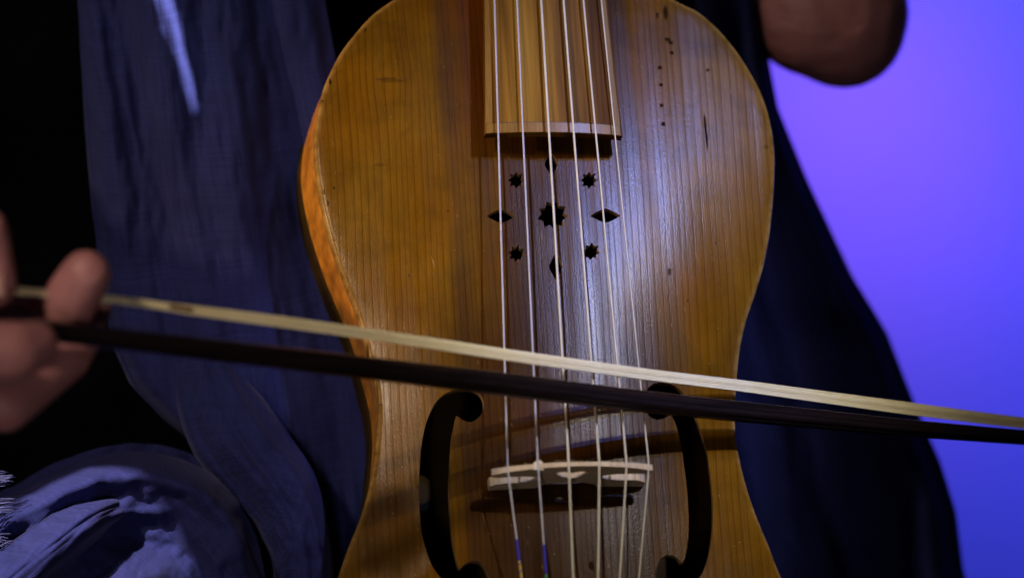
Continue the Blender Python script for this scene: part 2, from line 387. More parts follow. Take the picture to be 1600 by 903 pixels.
def seg_dist(P, poly):
    a = poly; b = np.roll(poly, -1, axis=0); out = np.full(len(P), 1e9)
    for i in range(len(a)):
        ab = b[i] - a[i]; t = np.clip(((P - a[i]) @ ab) / (ab @ ab + 1e-12), 0, 1)
        out = np.minimum(out, np.hypot(*(P - (a[i] + t[:, None] * ab)).T))
    return out
def inside(P, poly):
    x, y = P[:, 0], P[:, 1]; c = np.zeros(len(P), bool); j = len(poly) - 1
    for i in range(len(poly)):
        xi, yi = poly[i]; xj, yj = poly[j]
        c ^= ((yi > y) != (yj > y)) & (x < (xj - xi) * (y - yi) / (yj - yi + 1e-12) + xi); j = i
    return c
def inset(poly, d):
    t = np.roll(poly, -1, 0) - np.roll(poly, 1, 0); t /= np.linalg.norm(t, axis=1)[:, None]
    nrm = np.stack([-t[:, 1], t[:, 0]], 1)
    q = poly + nrm * d
    if not inside(q[:1], poly)[0] and d > 0: q = poly - nrm * d
    return q

def cdt_sheet(outer, holes, step, rings=()):
    """triangulate a region with holes; returns 2D points, triangles, and index loops of the borders"""
    pts = []; edges = []; loops = []
    for L in [outer] + list(holes):
        s = len(pts); n = len(L); pts += [tuple(p) for p in L]; edges += [(s + i, s + (i + 1) % n) for i in range(n)]; loops.append(list(range(s, s + n)))
    fixed = len(pts)
    for d in rings: pts += [tuple(p) for p in inset(outer, d)]
    lo = outer.min(0); hi = outer.max(0); G = []
    j = 0; y = lo[1]
    while y < hi[1]:
        xs = np.arange(lo[0] + (step / 2 if j % 2 else 0), hi[0], step)
        G += [(x, y) for x in xs]; y += step * .87; j += 1
    G = np.array(G); G = G[inside(G, outer)]
    keep = seg_dist(G, outer) > (max(rings) + step * .5 if rings else step * .5)
    for h in holes: keep &= ~inside(G, h) & (seg_dist(G, h) > step * .35)
    pts += [tuple(p) for p in G[keep]]
    r = delaunay_2d_cdt([Vector(p) for p in pts], edges, [], 0, 1e-5)
    vo = np.array([tuple(p) for p in r[0]]); tris = np.array(r[2])
    # map originals to outputs
    omap = {}
    for i, src in enumerate(r[3]):
        for s_ in src: omap[s_] = i
    cen = vo[tris].mean(1); ok = inside(cen, outer)
    for h in holes: ok &= ~inside(cen, h)
    return vo, tris[ok], [[omap[i] for i in L] for L in loops]

def build_plate(name, outer, holes, hfun, thick, mat, parent, step=3.2, round_r=2.1, edge_mat=None):
    vo, tris, loops = cdt_sheet(outer, holes, step, (0.25, 0.7, 1.4, 2.4))
    d = seg_dist(vo, outer); top = hfun(vo[:, 0], vo[:, 1])
    rr = np.clip(round_r - d, 0, round_r); top = top - (round_r - np.sqrt(np.maximum(round_r ** 2 - rr ** 2, 0)))
    bot = hfun(vo[:, 0], vo[:, 1]) - thick
    n = len(vo)
    verts = [(p[0] * .001, p[1] * .001, h * .001) for p, h in zip(vo, top)] + [(p[0] * .001, p[1] * .001, h * .001) for p, h in zip(vo, bot)]
    faces = []
    for t in tris:
        a, b, c = (int(q) for q in t)
        ar = (vo[b] - vo[a])[0] * (vo[c] - vo[a])[1] - (vo[b] - vo[a])[1] * (vo[c] - vo[a])[0]
        if ar < 0: b, c = c, b
        faces.append((a, b, c)); faces.append((n + c, n + b, n + a))
    for L in loops:
        for i in range(len(L)):
            a, b = L[i], L[(i + 1) % len(L)]; faces.append((a, b, n + b, n + a))
    o = mesh_obj(name, verts, faces, mat, parent)
    edge_hl = np.exp(-(d / 1.5) ** 2)  # strength of the painted edge highlight
    at_ = o.data.attributes.new('edge_highlight', 'FLOAT', 'POINT'); at_.data.foreach_set('value', np.r_[edge_hl, edge_hl].astype(np.float32))
    if edge_mat:
        o.data.materials.append(edge_mat); nt = 2 * len(tris)
        for p in o.data.polygons[nt + len(loops[0]):]: p.material_index = 1
    return sharp(o, 38)

# ================================================================== BUILD: setting
wallm = plain('painted_backdrop', (0.62, 0.62, 0.64), 0.85, var=0.03, scale=3.0)
vv = []; ff = []
for i in range(41):
    x = -3.2 + 6.4 * i / 40
    for z in (0.0, 3.0):
        for dy in (0.0, 0.03): vv.append((x, 2.6 + 0.004 * math.sin(i * 1.3) + dy, z))
for i in range(40):
    a = i * 4; b = a + 4
    ff += [(a, b, b + 2, a + 2), (a + 1, a + 3, b + 3, b + 1), (a + 2, b + 2, b + 3, a + 3), (a, a + 1, b + 1, b)]
ff += [(0, 2, 3, 1), (160, 161, 163, 162)]
tag(mesh_obj('backdrop', vv, ff, wallm.m), kind='structure')

# ================================================================== BUILD: viol
viol = empty('viol', FRAME)
tag(viol, 'six-string wooden viol with pierced rosette held upright in front of the player', 'viol')
SPRUCE = spruce()
def curl(m, c, x, y, z):
    f = m.noise(m.comb(m.math('MULTIPLY', y, 0.16), m.math('MULTIPLY', z, 0.05), m.math('MULTIPLY', x, .02)), 1.0, 2)
    return m.mix(1.0, c, m.ramp(f, [(0.3, 0.62), (0.7, 1.25)]), 'MULTIPLY')
MAPLE = streaky('maple_ribs', [(0.3, (0.52, 0.19, 0.016)), (0.7, (0.66, 0.27, 0.03))], 0.02, 0.03, 0.4, 'YZ', 0.15, 0.1, curl)
BACKW = streaky('dark_back_wood', [(0.3, (0.016, 0.008, 0.0012)), (0.7, (0.034, 0.018, 0.002))], 0.06, 0.02, 0.8, 'YZ', 0.0)
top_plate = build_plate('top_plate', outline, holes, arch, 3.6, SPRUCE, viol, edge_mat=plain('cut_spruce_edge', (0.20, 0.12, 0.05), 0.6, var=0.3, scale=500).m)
RIB_IN, RIB_D = 1.6, 43.0
v_hi, v_lo = on_plate(560, 170)[1], on_plate(560, 480)[1]
fl_ = np.clip((outline[:, 1] - v_lo) / (v_hi - v_lo), 0, 1); FLARE = (4.2 * fl_ * fl_ * (3 - 2 * fl_))[:, None]
OUTN = outline - inset(outline, 1.0)          # unit outward direction: the sides flare out a little towards the back at the shoulders
ro = inset(outline, RIB_IN); ri = inset(outline, RIB_IN + 2.2); n = len(ro); vs = []; fs = []
for L, z0, z1 in ((ro, -2.2, -RIB_D), (ri, -2.2, -RIB_D)):
    for zz in np.linspace(z0, z1, 6):
        Lf = L + OUTN * FLARE * ((zz + 2.2) / (2.2 - RIB_D))
        vs += [(p[0] * .001, p[1] * .001, zz * .001) for p in Lf]
for s_, sg in ((0, 1), (6 * n, -1)):
    for r_ in range(5):
        for i in range(n):
            a = s_ + r_ * n + i; b = s_ + r_ * n + (i + 1) % n
            fs.append((a, b, b + n, a + n) if sg == 1 else (a, a + n, b + n, b))
for i in range(n):
    j = (i + 1) % n; fs.append((i, 6 * n + i, 6 * n + j, j)); fs.append((5 * n + i, 5 * n + j, 11 * n + j, 11 * n + i))
rib = mesh_obj('rib', vs, fs, MAPLE, viol); sharp(rib)
tag(rib, 'orange curly side wall of the body')
back = build_plate('back', inset(outline, 0.2) + OUTN * FLARE, [], lambda u, v: np.full(np.shape(u), -RIB_D + 1.0), 15.0, BACKW, viol, 8.0, 2.5)
tag(back, 'dark brown back board')

# ---- fingerboard
H_FB_E, H_FB_T = 25.0, 21.5          # crown height at the open end and one frame-height further up (photo top edge)
fl_e = loc(758, 209, H_FB_E - 3.0); fr_e = loc(973, 213, H_FB_E - 3.0)
fl_t = loc(757, 0, H_FB_T - 3.0); fr_t = loc(948, 0, H_FB_T - 3.0)
FBX = (fl_e[0] + fr_e[0]) / 2
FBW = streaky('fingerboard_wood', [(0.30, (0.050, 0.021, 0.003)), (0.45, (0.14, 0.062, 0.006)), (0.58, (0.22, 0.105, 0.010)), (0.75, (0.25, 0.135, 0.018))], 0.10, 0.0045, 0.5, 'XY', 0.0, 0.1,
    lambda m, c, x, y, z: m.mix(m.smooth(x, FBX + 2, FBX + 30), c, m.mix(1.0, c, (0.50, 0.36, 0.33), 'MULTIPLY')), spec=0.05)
TOPK = 3.3                            # how far the board runs on towards the nut, in frame-top spans
def fb_edge(side, k):
    a, b = (fl_e, fl_t) if side == 0 else (fr_e, fr_t)
    t = k if k <= 1 else 1 + (k - 1) * 1.0
    sh = 1.0 if k <= 1 else 1.0
    return np.array(a) * (1 - t) + np.array(b) * t
def fb_pt(s, k, dz=0.0):
    a, b = fb_edge(0, k), fb_edge(1, k)
    if k > 1:      # less taper beyond the frame
        c = (a + b) / 2; c1 = (fb_edge(0, 1) + fb_edge(1, 1)) / 2; w1 = fb_edge(1, 1) - fb_edge(0, 1)
        a, b = c - w1 / 2 * (1 - .1 * (k - 1)), c + w1 / 2 * (1 - .1 * (k - 1))
    p = a * (1 - s) + b * s
    p = p + np.array([0, 0, 3.0 * (1 - (2 * s - 1) ** 2) + dz])
    return p * .001
def slab(s0, s1, k0, k1, dtop, dbot, ns, nk, flatbot=None):
    vs, fs = [], []
    for layer in (0, 1):
        for i in range(nk + 1):
            for j in range(ns + 1):
                s_ = s0 + (s1 - s0) * j / ns; k = k0 + (k1 - k0) * i / nk
                vs.append(fb_pt(s_, k, dtop if layer == 0 else dbot))
    W = ns + 1; M_ = W * (nk + 1)
    for i in range(nk):
        for j in range(ns):
            a = i * W + j; fs.append((a, a + 1, a + W + 1, a + W)); b = a + M_; fs.append((b, b + W, b + W + 1, b + 1))
    for i in range(nk):
        for j in (0, ns):
            a = i * W + j; fs.append((a, a + W, a + W + M_, a + M_))
    for j in range(ns):
        for i in (0, nk):
            a = i * W + j; fs.append((a, a + 1, a + 1 + M_, a + M_))
    return vs, fs
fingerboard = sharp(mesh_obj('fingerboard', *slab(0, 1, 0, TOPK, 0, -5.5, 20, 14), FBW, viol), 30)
PALE = streaky('pale_edging', [(0.3, (0.17, 0.085, 0.010)), (0.7, (0.23, 0.120, 0.018))], 0.2, 0.02, 0.4, 'XY', 0.2)
DARKL = plain('dark_inlay', (0.03, 0.015, 0.008), 0.5).m
for a in [(0.012, 0.985, 0.004, 0.072), (0.004, 0.052, 0.074, TOPK), (0.952, 0.988, 0.074, TOPK)]:
    sharp(mesh_obj('edging', *slab(*a, 0.10, -1.0, 12, 10), PALE, fingerboard), 30)
for a in [(0.055, 0.948, 0.073, 0.076), (0.948, 0.9515, 0.077, TOPK)]:
    mesh_obj('inlay_line', *slab(*a, 0.13, -1.0, 8, 6), DARKL, fingerboard)
# neck under the board, beyond the frame
def ringed(rings):
    vs, fs = [], []; m_ = len(rings[0])
    for r_ in rings: vs += [tuple(np.array(p) * .001) for p in r_]
    for i in range(len(rings) - 1):
        for k in range(m_):
            a = i * m_ + k; b = i * m_ + (k + 1) % m_; fs.append((a, b, b + m_, a + m_))
    fs.append(tuple(range(m_))); fs.append(tuple(range((len(rings) - 1) * m_, len(rings) * m_)))
    return vs, fs
rings = []
for k in (1.18, 1.35, 1.7, 2.2, 2.8, TOPK):
    c = (fb_pt(0, k) + fb_pt(1, k)) / 2 * 1000; hw = np.linalg.norm(fb_pt(1, k) - fb_pt(0, k)) * 500 * .96
    dp = 34 if k < 1.3 else 20
    rings.append([(c[0] + hw * math.cos(a), c[1], c[2] - 6.2 - dp * max(0, math.sin(a)) ** .8) for a in np.linspace(0, math.pi, 14)])
sharp(mesh_obj('neck', *ringed(rings), MAPLE, viol), 40)
sharp(mesh_obj('nut', *slab(0.02, .98, TOPK - .02, TOPK + .03, 2.6, -5.5, 12, 2), PALE, viol), 30)

# ---- bridge
BR_PALE = streaky('bridge_maple', [(0.3, (0.50, 0.38, 0.25)), (0.7, (0.62, 0.50, 0.35))], 0.15, 0.6, 0.6, 'XZ', 0.0, 0.08)
foot_l = on_plate(762, 758); foot_r = on_plate(1004, 752)
bcx = (foot_l[0] + foot_r[0]) / 2; bcv = (foot_l[1] + foot_r[1]) / 2; bhalf = (foot_r[0] - foot_l[0]) / 2
bslope = (foot_r[1] - foot_l[1]) / (2 * bhalf)
BH = 27.0
half = [(12, 2.6), (7, 5.4), (0, 6.4)]
k_ = bhalf / 33.0
prof_r = [(0, 6.2), (7, 5.4), (11.5, 3.0), (13, 0), (33, 0), (33, 4.6), (30.5, 6.8), (27, 7.6), (21, 7.8), (15, 8.8), (12.0, 11.2), (14.0, 13.8), (19, 15.0), (26, 15.0), (31.6, 14.2), (34, 15.6), (34, 18.2),
          (28, 21.4), (20, 24.2), (10, 26.3), (0, BH)]
pr = [(x * k_, h) for x, h in prof_r]
poly = pr + [(-x, h) for x, h in pr[1:-1][::-1]]
poly = np.array(poly)
def heart(c, s_):
    out = []
    for t in np.linspace(0, 2 * math.pi, 28, endpoint=False):
        out.append((c[0] + s_ * 1.25 * math.sin(t) ** 3 * .9, c[1] + s_ * (.8 * math.cos(t) - .33 * math.cos(2 * t) - .13 * math.cos(3 * t)) * .8))
    return np.array(out)
bh = [heart((0, 16.0), 6.4)]
vo, tris, loops = cdt_sheet(poly, bh, 2.5)
def br_pt(x, h, side):
    # thickness tapers upward; the bridge stands at right angles to the belly
    th = 4.4 - 2.6 * h / BH
    base = float(arch(bcx + x, bcv)) - (.3 if h < .01 else 0)
    v = bcv + bslope * x + side * th / 2
    hh = base * max(0, 1 - h / 14.0) + float(arch(bcx, bcv)) * min(1, h / 14.0) + h
    lean = 0.02 * h
    return ((bcx + x + 0.02 * h) * .001, (v - lean) * .001, hh * .001)
vs = [br_pt(x, h, -1) for x, h in vo] + [br_pt(x, h, 1) for x, h in vo]; nn = len(vo); fs = []
for t in tris:
    a, b, c = (int(q) for q in t); fs += [(a, b, c), (nn + c, nn + b, nn + a)]
for L in loops:
    for i in range(len(L)): a, b = L[i], L[(i + 1) % len(L)]; fs.append((a, b, nn + b, nn + a))
bridge = sharp(mesh_obj('bridge', vs, fs, BR_PALE, viol), 30)
tag(bridge, 'pale unvarnished bridge with cut-outs')
def bridge_top(x):
    return float(np.interp(abs(x), [p[0] for p in pr[-5:]][::-1], [p[1] for p in pr[-5:]][::-1])) + float(arch(bcx, bcv))

# ---- strings
metal = NT('wound_string'); co = metal.obj(); mx, my, mz = metal.sep(metal.scalev(co, (1000, 1000, 1000)))
wnd = metal.math('SINE', metal.math('MULTIPLY', my, 9.0))
metal.set(Base_Color=(0.62, 0.60, 0.66), Metallic=0.3, Roughness=0.35, Normal=metal.bump(wnd, 0.5, 0.0003))
gut = plain('gut_string', (0.55, 0.50, 0.38), 0.38, var=0.1, scale=120, Subsurface_Weight=0.25)
gut.b.inputs['Subsurface Radius'].default_value = (0.002, 0.0015, 0.001); gut.b.inputs['Coat Weight'].default_value = 0.3
silk_blue = plain('blue_silk', (0.035, 0.025, 0.42), 0.6, var=0.2, scale=900).m
silk_yellow = plain('yellow_silk', (0.50, 0.32, 0.03), 0.6, var=0.2, scale=900).m
silk_green = plain('green_silk', (0.03, 0.20, 0.10), 0.6, var=0.2, scale=900).m
S_TOP = [772.7, 807.8, 845.5, 880.4, 911.5, 939.4]
S_BR = [(793.3, 733), (840.7, 728), (888.8, 726), (936.7, 726), (979.4, 727), (1014.3, 731)]
S_BOT = [815, 853.7, 895.6, 934.5, 968.3, 998.2]
S_R = [0.43, 0.41, 0.52, 0.49, 0.42, 0.31]
strings = []; str_paths = []
for i in range(6):
    xx = (i - 2.5) / 2.5
    # height of the crossing: read off the bridge's own top edge
    hb = 40.0
    for _ in range(6):
        ub, vb, _h = loc(S_BR[i][0], S_BR[i][1], hb); hb = bridge_top(ub - bcx - .02 * BH) + S_R[i] * .7
    pb = np.array([ub, bcv + bslope * (ub - bcx) - .5, hb])
    ht = H_FB_T + 3.6 - 1.6 * xx * xx
    pt = np.array(loc(S_TOP[i], 0, ht))
    pn = pb + (pt - pb) * 3.05
    pn = pt + (pn - pt) * np.array([.55, 1, 1])
    pe = np.array(loc(S_BOT[i], 903, hb - 10.5))
    px_ = pb + (pe - pb) * 2.05
    path = [pn, pt + (pn - pt) * .5, pt, (pt + pb) / 2, pb + (pt - pb) * .02, pb, pb + (pe - pb) * .03, pe, px_]
    path = resample(np.array(path), 6.0, False); path = [tuple(p * .001) for p in path]
    # keep the bridge crossing as an exact vertex
    o = mesh_obj('string', *tube_data(path, S_R[i] * .001, 10), metal.m if i < 2 else gut.m, viol)
    strings.append(o); str_paths.append((pt, pb, pe, px_))
def wrap(i, y0, y1, mat, r):
    pb, pe = str_paths[i][1], str_paths[i][2]
    def p(y): t = (y - S_BR[i][1]) / (903 - S_BR[i][1]); return pb + (pe - pb) * t
    a, b = p(y0), p(y1); path = [tuple((a + (b - a) * k / 12) * .001) for k in range(13)]
    rad = [r * .001 * (1 + .04 * (k % 2)) for k in range(13)]; rad[0] *= .9; rad[-1] *= .9
    return mesh_obj('silk_winding', *tube_data(path, rad, 10), mat, strings[i])
tag(wrap(0, 842, 875, silk_blue, .58), 'blue silk winding'); tag(wrap(0, 876, 1010, silk_yellow, .58), 'yellow silk winding')
tag(wrap(1, 850.5, 896, silk_blue, .58), 'blue silk winding'); tag(wrap(1, 897, 1020, silk_green, .58), 'green silk winding')
pb, pe = str_paths[0][1], str_paths[0][2]
hel = []
for k in range(90):
    y = 877 + k * .8; t = (y - S_BR[0][1]) / (903 - S_BR[0][1]); c = pb + (pe - pb) * t; a = k * .42
    hel.append(tuple((c + np.array([.58 * math.cos(a), 0, .58 * math.sin(a)])) * .001))
mesh_obj('silk_thread', *tube_data(hel, .00022, 6), silk_blue, strings[0])
# scrap of parchment under the second string and loose fibres along the bridge
p2 = str_paths[1][1]
vs = []; 
for dz in (-.25, .25):
    for (a, b) in ((-1.9, -1.4), (2.3, -1.6), (2.7, 0.4), (1.6, 2.2), (.4, 2.6), (-1.6, 1.6)):
        vs.append(((p2[0] + a) * .001, (p2[1] + b) * .001, (p2[2] - .35 + dz - .12 * a * a * .5) * .001))
fs = [tuple(range(6)), tuple(range(11, 5, -1))] + [(i, (i + 1) % 6, 6 + (i + 1) % 6, 6 + i) for i in range(6)]
mesh_obj('parchment_scrap', vs, fs, plain('parchment', (0.62, 0.55, 0.42), .6).m, viol, smooth=False)
vs, fs = [], []
for k in range(46):
    x = random.uniform(-30, 30) * k_; h = bridge_top(x); c = np.array([bcx + x + .5, bcv + bslope * x + random.uniform(-.2, 1.2), h])
    a = random.uniform(0, 6.28); L = random.uniform(.4, 1.3)
    p = [tuple((c + np.array([math.cos(a) * L * t, .4 * t, .7 * L * t * (1 - .4 * t)])) * .001) for t in (0, .5, 1)]
    tv, tf = tube_data(p, .00006, 4); o_ = len(vs); vs += tv; fs += [tuple(q + o_ for q in f) for f in tf]
tag(mesh_obj('wood_fibres', vs, fs, BR_PALE, bridge), kind='stuff')
# tailpiece (below the frame)
ta = (str_paths[0][3] + str_paths[5][3]) / 2; tb = np.array([outline[np.argmin(outline[:, 1])][0], VMIN + 4, 16.0])
rings = []
for t in np.linspace(0, 1, 8):
    c = ta * (1 - t) + tb * t; hw = 27 * (1 - t) + 11 * t
    rings.append([(c[0] + hw * math.cos(a) * 1.0, c[1] + (2 if t == 0 else 0), c[2] + (3.2 if math.sin(a) > 0 else 2.0) * math.sin(a) - 1.5) for a in np.linspace(0, 2 * math.pi, 18, endpoint=False)])
sharp(mesh_obj('tailpiece', *ringed(rings), FBW, viol), 50)

# ================================================================== BUILD: bow
p6 = str_paths[5]
def bow_y(px):
    return BOW_Y0 - 0.62 * (1000 - px) * S
tt = (580 - 0) / (731.0)
c6 = FRAME @ Vector(tuple((p6[0] * (1 - tt) + p6[1] * tt) * .001))
BOW_Y0 = c6.y - 0.0016
bow = empty('bow', Matrix.Translation(at(-60, 490, bow_y(-60))))
tag(bow, 'dark fluted wooden bow with pale hair drawn across the strings', 'bow')
BINV = bow.matrix_world.inverted()
STK = streaky('dark_stick_wood', [(0.3, (0.006, 0.004, 0.005)), (0.7, (0.016, 0.009, 0.011))], 0.02, 0.3, 0.30, 'XZ', 0.75, 0.03)
stick_px = [(-140, 492, 31), (0, 507, 31), (140, 524, 30), (305, 543.5, 31), (429, 558, 31), (552, 572.5, 32), (676, 587, 32), (800, 602, 33), (1000, 626.5, 31), (1152, 642.5, 29.5), (1290, 656, 27), (1424, 669, 24.5), (1600, 683, 21.5), (1800, 697, 18), (2050, 709, 15)]
st = catmull(stick_px, 12)
pp = [BINV @ at(x, y, bow_y(x) - 0.0128) for x, y, w_ in st]; rr = [w_ * 1.12 * S * .5 * (D + bow_y(x)) / D for x, y, w_ in st]
def flute(i, ang):
    k = min(1, max(0, (st[i][0] - 540) / 80.0))
    return 1 - k * 0.13 * (abs(math.sin(ang * 4.0 + .5)) ** .6 * -1 + 1) - 0.0
mesh_obj('stick', *tube_data(pp, rr, 64, True, flute), STK, bow)
HAIR = NT('bow_hair'); hn = HAIR.noise(HAIR.obj(), 60, 3)
hx, hy, hz = HAIR.sep(HAIR.scalev(HAIR.obj(), (1000, 1000, 1000)))
HAIR.set(Base_Color=HAIR.ramp(hn, [(0.3, (0.88, 0.78, 0.48)), (0.7, (0.95, 0.87, 0.60))]), Roughness=0.42, Sheen_Weight=0.2)
hair_px = [(-30, 447, 11), (35, 455, 11), (181, 468.5, 10.5), (264, 480, 12), (305, 485.7, 14.5), (429, 501.5, 17), (552, 518.5, 17), (676, 536.2, 17), (792, 554, 17.3), (1000, 583, 17), (1152, 602, 17.5), (1290, 621, 18.3), (1424, 639, 19), (1600, 661, 17.5), (1800, 683, 15), (2000, 701, 12)]
hp = catmull(hair_px, 8); vs, fs = [], []
for j in range(70):
    f = (j + .5) / 70 - .5; jd = random.uniform(-.0004, .0004); ph = random.uniform(0, 6.28); amp = random.uniform(0.1, .5)
    if abs(f) > .44 or j % 17 == 5: amp *= 2.2
    path = []
    for i, (x, y, w_) in enumerate(hp):
        yy = y + f * w_ + .5 * amp * math.sin(x * .006 + ph)
        path.append(BINV @ at(x, yy, bow_y(x) + jd - f * .0022))
    tv, tf = tube_data(path, .000115 if j % 3 else .00014, 4, False); o_ = len(vs); vs += tv; fs += [tuple(q + o_ for q in g) for g in tf]
hair = tag(mesh_obj('hair', vs, fs, HAIR.m, bow), 'ribbon of pale horse hair', kind='stuff')
# thread binding around the hair near the hand, ferrule and frog inside the hand, head at the far end
HB = plain('brown_thread', (0.20, 0.115, 0.035), .7, var=.4, scale=800).m
pth = [BINV @ at(x, np.interp(x, hp[:, 0], hp[:, 1]), bow_y(x)) for x in np.linspace(262, 302, 9)]
mesh_obj('hair_binding', *tube_data(pth, [.0007, .0012, .0013, .0012, .0013, .0012, .0013, .0012, .0007], 12), HB, bow)
def block(name, x0, x1, ytop0, ytop1, ybot, mat, thick):
    vs = []
    for (x, y) in ((x0, ytop0), (x1, ytop1), (x1, ybot), (x0, ybot)):
        a = at(x, y, bow_y(x) - .0064)
        for s_ in (-1, 1): vs.append(BINV @ (a + Vector((0, s_ * thick / 2, s_ * thick / 2))))
    o = mesh_obj(name, vs, [(0, 2, 4, 6), (1, 7, 5, 3), (0, 1, 3, 2), (2, 3, 5, 4), (4, 5, 7, 6), (6, 7, 1, 0)], mat, bow, False)
    md = o.modifiers.new('bevel', 'BEVEL'); md.width = .0015; md.segments = 3
    return o
block('frog', -120, -35, 442, 448, 492, STK, .010)
block('head', 1985, 2050, 696, 700, 708, STK, .007)

# ================================================================== BUILD: person
def round_cone(bm, a, b, ra, rb, seg=16):
    a, b = Vector(a), Vector(b); n_ = 6
    path = [a + (b - a) * t for t in np.linspace(0, 1, n_)]; rad = [ra + (rb - ra) * t for t in np.linspace(0, 1, n_)]
    tv, tf = tube_data(path, rad, seg); vb = [bm.verts.new(v) for v in tv]
    for f in tf: bm.faces.new([vb[q] for q in f])
    for c, r in ((a, ra), (b, rb)):
        bmesh.ops.create_uvsphere(bm, u_segments=16, v_segments=10, radius=r, matrix=Matrix.Translation(c))
def blob(name, chain, voxel, mat, parent, smooth=8, disp=None):
    bm = bmesh.new()
    for seg_ in chain: round_cone(bm, *seg_)
    me = bpy.data.meshes.new(name); bm.to_mesh(me); bm.free()
    o = bpy.data.objects.new(name, me); COL.objects.link(o); me.materials.append(mat)
    r = o.modifiers.new('remesh', 'REMESH'); r.mode = 'VOXEL'; r.voxel_size = voxel; r.use_smooth_shade = True
    s_ = o.modifiers.new('smooth', 'SMOOTH'); s_.iterations = smooth; s_.factor = .5
    bpy.context.view_layer.update()
    dg = bpy.context.evaluated_depsgraph_get(); ev = o.evaluated_get(dg); me2 = bpy.data.meshes.new_from_object(ev)
    o.modifiers.clear(); o.data = me2; me2.name = name
    if disp:
        nr = [v.normal.copy() for v in me2.vertices]
        for v, n_ in zip(me2.vertices, nr): v.co += n_ * disp(v.co)
    me2.shade_smooth()
    if parent: o.parent = parent; o.matrix_parent_inverse = parent.matrix_world.inverted()
    return o
person = empty('person', Matrix.Translation((-0.08, 0.26, 0.30)))
tag(person, 'seated person in black clothing bowing the viol with an underhand grip', 'person')
sk = NT('skin'); sn = sk.noise(sk.obj(), 90, 4, .6); sn2 = sk.noise(sk.obj(), 700, 3)
sk.set(Base_Color=sk.ramp(sn, [(0.3, (0.38, 0.155, 0.160)), (0.7, (0.48, 0.215, 0.220))]), Roughness=0.5, Subsurface_Weight=0.12, Normal=sk.bump(sn2, .15, .0006, sk.bump(sk.noise(sk.scalev(sk.obj(), (1, 1, 1.8)), 75, 3, .55), .45, .004)))
sk.b.inputs['Subsurface Radius'].default_value = (0.006, 0.002, 0.001)
def hp_(px, py, dy=0.0):      # a joint near the bow grip
    return at(px, py, bow_y(px) + dy)
Hd = []
def finger(pts, r):
    for i in range(len(pts) - 1): Hd.append((pts[i], pts[i + 1], r[i], r[i + 1]))
palm = hp_(-105, 545, 0.012); wrist = hp_(-265, 590, 0.03)
mp = .0083
# index: under the stick from lower left, bending up behind it
finger([hp_(-75, 618, .010), hp_(8, 632, -.002), hp_(106, 558, .008), hp_(130, 522, .014)], [.0120, .0108, .0092, .0078])
# middle: rises behind the stick, tip above the hair
finger([hp_(-70, 560, .020), hp_(45, 527, .020), hp_(104, 478, .002), hp_(134, 430, -.010)], [.0115, .0105, .0112, .0100])
# ring: its tip shows just right of the middle finger, below the hair
finger([hp_(-75, 520, .026), hp_(50, 505, .026), hp_(120, 497, .022), hp_(153, 483, .016)], [.0108, .0098, .0078, .0060])
# thumb: lies across the front of the stick
finger([hp_(-95, 560, -.008), hp_(-40, 556, -.026), hp_(20, 550, -.034), hp_(53, 540, -.033)], [.0150, .0130, .0120, .0098])
# little finger: curled, pointing down towards the frog at the frame's edge
finger([hp_(-85, 490, .016), hp_(-55, 370, .006), hp_(-22, 360, -.004), hp_(-6, 448, -.004)], [.0110, .0095, .0088, .0082])
Hd += [(palm, hp_(-80, 610, .008), .022, .015), (palm, hp_(-75, 560, .018), .022, .016), (palm, hp_(-80, 500, .018), .022, .015), (palm, hp_(-90, 560, -.006), .022, .016), (palm, wrist, .026, .025)]
elbR = Vector((-0.47, 0.02, CZ + .06)); shR = Vector((-0.29, 0.26, CZ + .36)); shL = Vector((0.08, 0.27, CZ + .37))
elbL = at(1308, 20, .19); wrL = Vector((0.045, 0.20, CZ + .36))
neckp = Vector((-0.10, 0.27, CZ + .45)); chest = Vector((-.10, .29, CZ + .22)); pel = Vector((-.09, .31, CZ - .20))
Hd += [(wrist, elbR, .025, .040), (elbR, shR, .040, .055), (shR, chest, .06, .09), (shL, chest, .06, .09), (chest, pel, .10, .10), (chest, neckp, .07, .05), (shR, shL, .05, .05),
       (shL, elbL + Vector((-.004, .012, .01)), .050, .031), (elbL + Vector((0.003, 0, -.006)), elbL + Vector((-.012, -.006, .0)), .0285, .029), (elbL, wrL, .033, .022),
       (wrL, wrL + Vector((-.03, -.02, .03)), .022, .018)]
body = blob('body', Hd, .0022, sk.m, person, 3)
nail_m = plain('nail', (0.55, 0.30, 0.26), 0.3, var=0.05).m
def nail(c, ax, w_, l_):
    ax = Vector(ax).normalized(); n_ = Vector((0, -1, .15)); n_ = (n_ - ax * n_.dot(ax)).normalized(); sd = ax.cross(n_); vs, fs = [], []
    for i in range(9):
        for j in range(9):
            a, b = -1 + i / 4, -1 + j / 4; k = math.sqrt(max(0, 1 - .25 * a ** 4 - .25 * b ** 4))
            vs.append(Vector(c) + ax * (l_ * a * k) + sd * (w_ * b * k) + n_ * (.0016 * (1 - b * b) - .0005 * a * a))
    for i in range(8):
        for j in range(8): q = i * 9 + j; fs.append((q, q + 1, q + 10, q + 9))
    o = mesh_obj('fingernail', vs, fs, nail_m, body); o.matrix_parent_inverse = body.matrix_world.inverted()
    md = o.modifiers.new('t', 'SOLIDIFY'); md.thickness = .0006
nail(hp_(47, 540, -.0425), hp_(52, 541) - hp_(20, 555), .0048, .0062)
nail(hp_(-5, 446, -.0118), Vector((.1, 0, -1)), .0040, .0052)
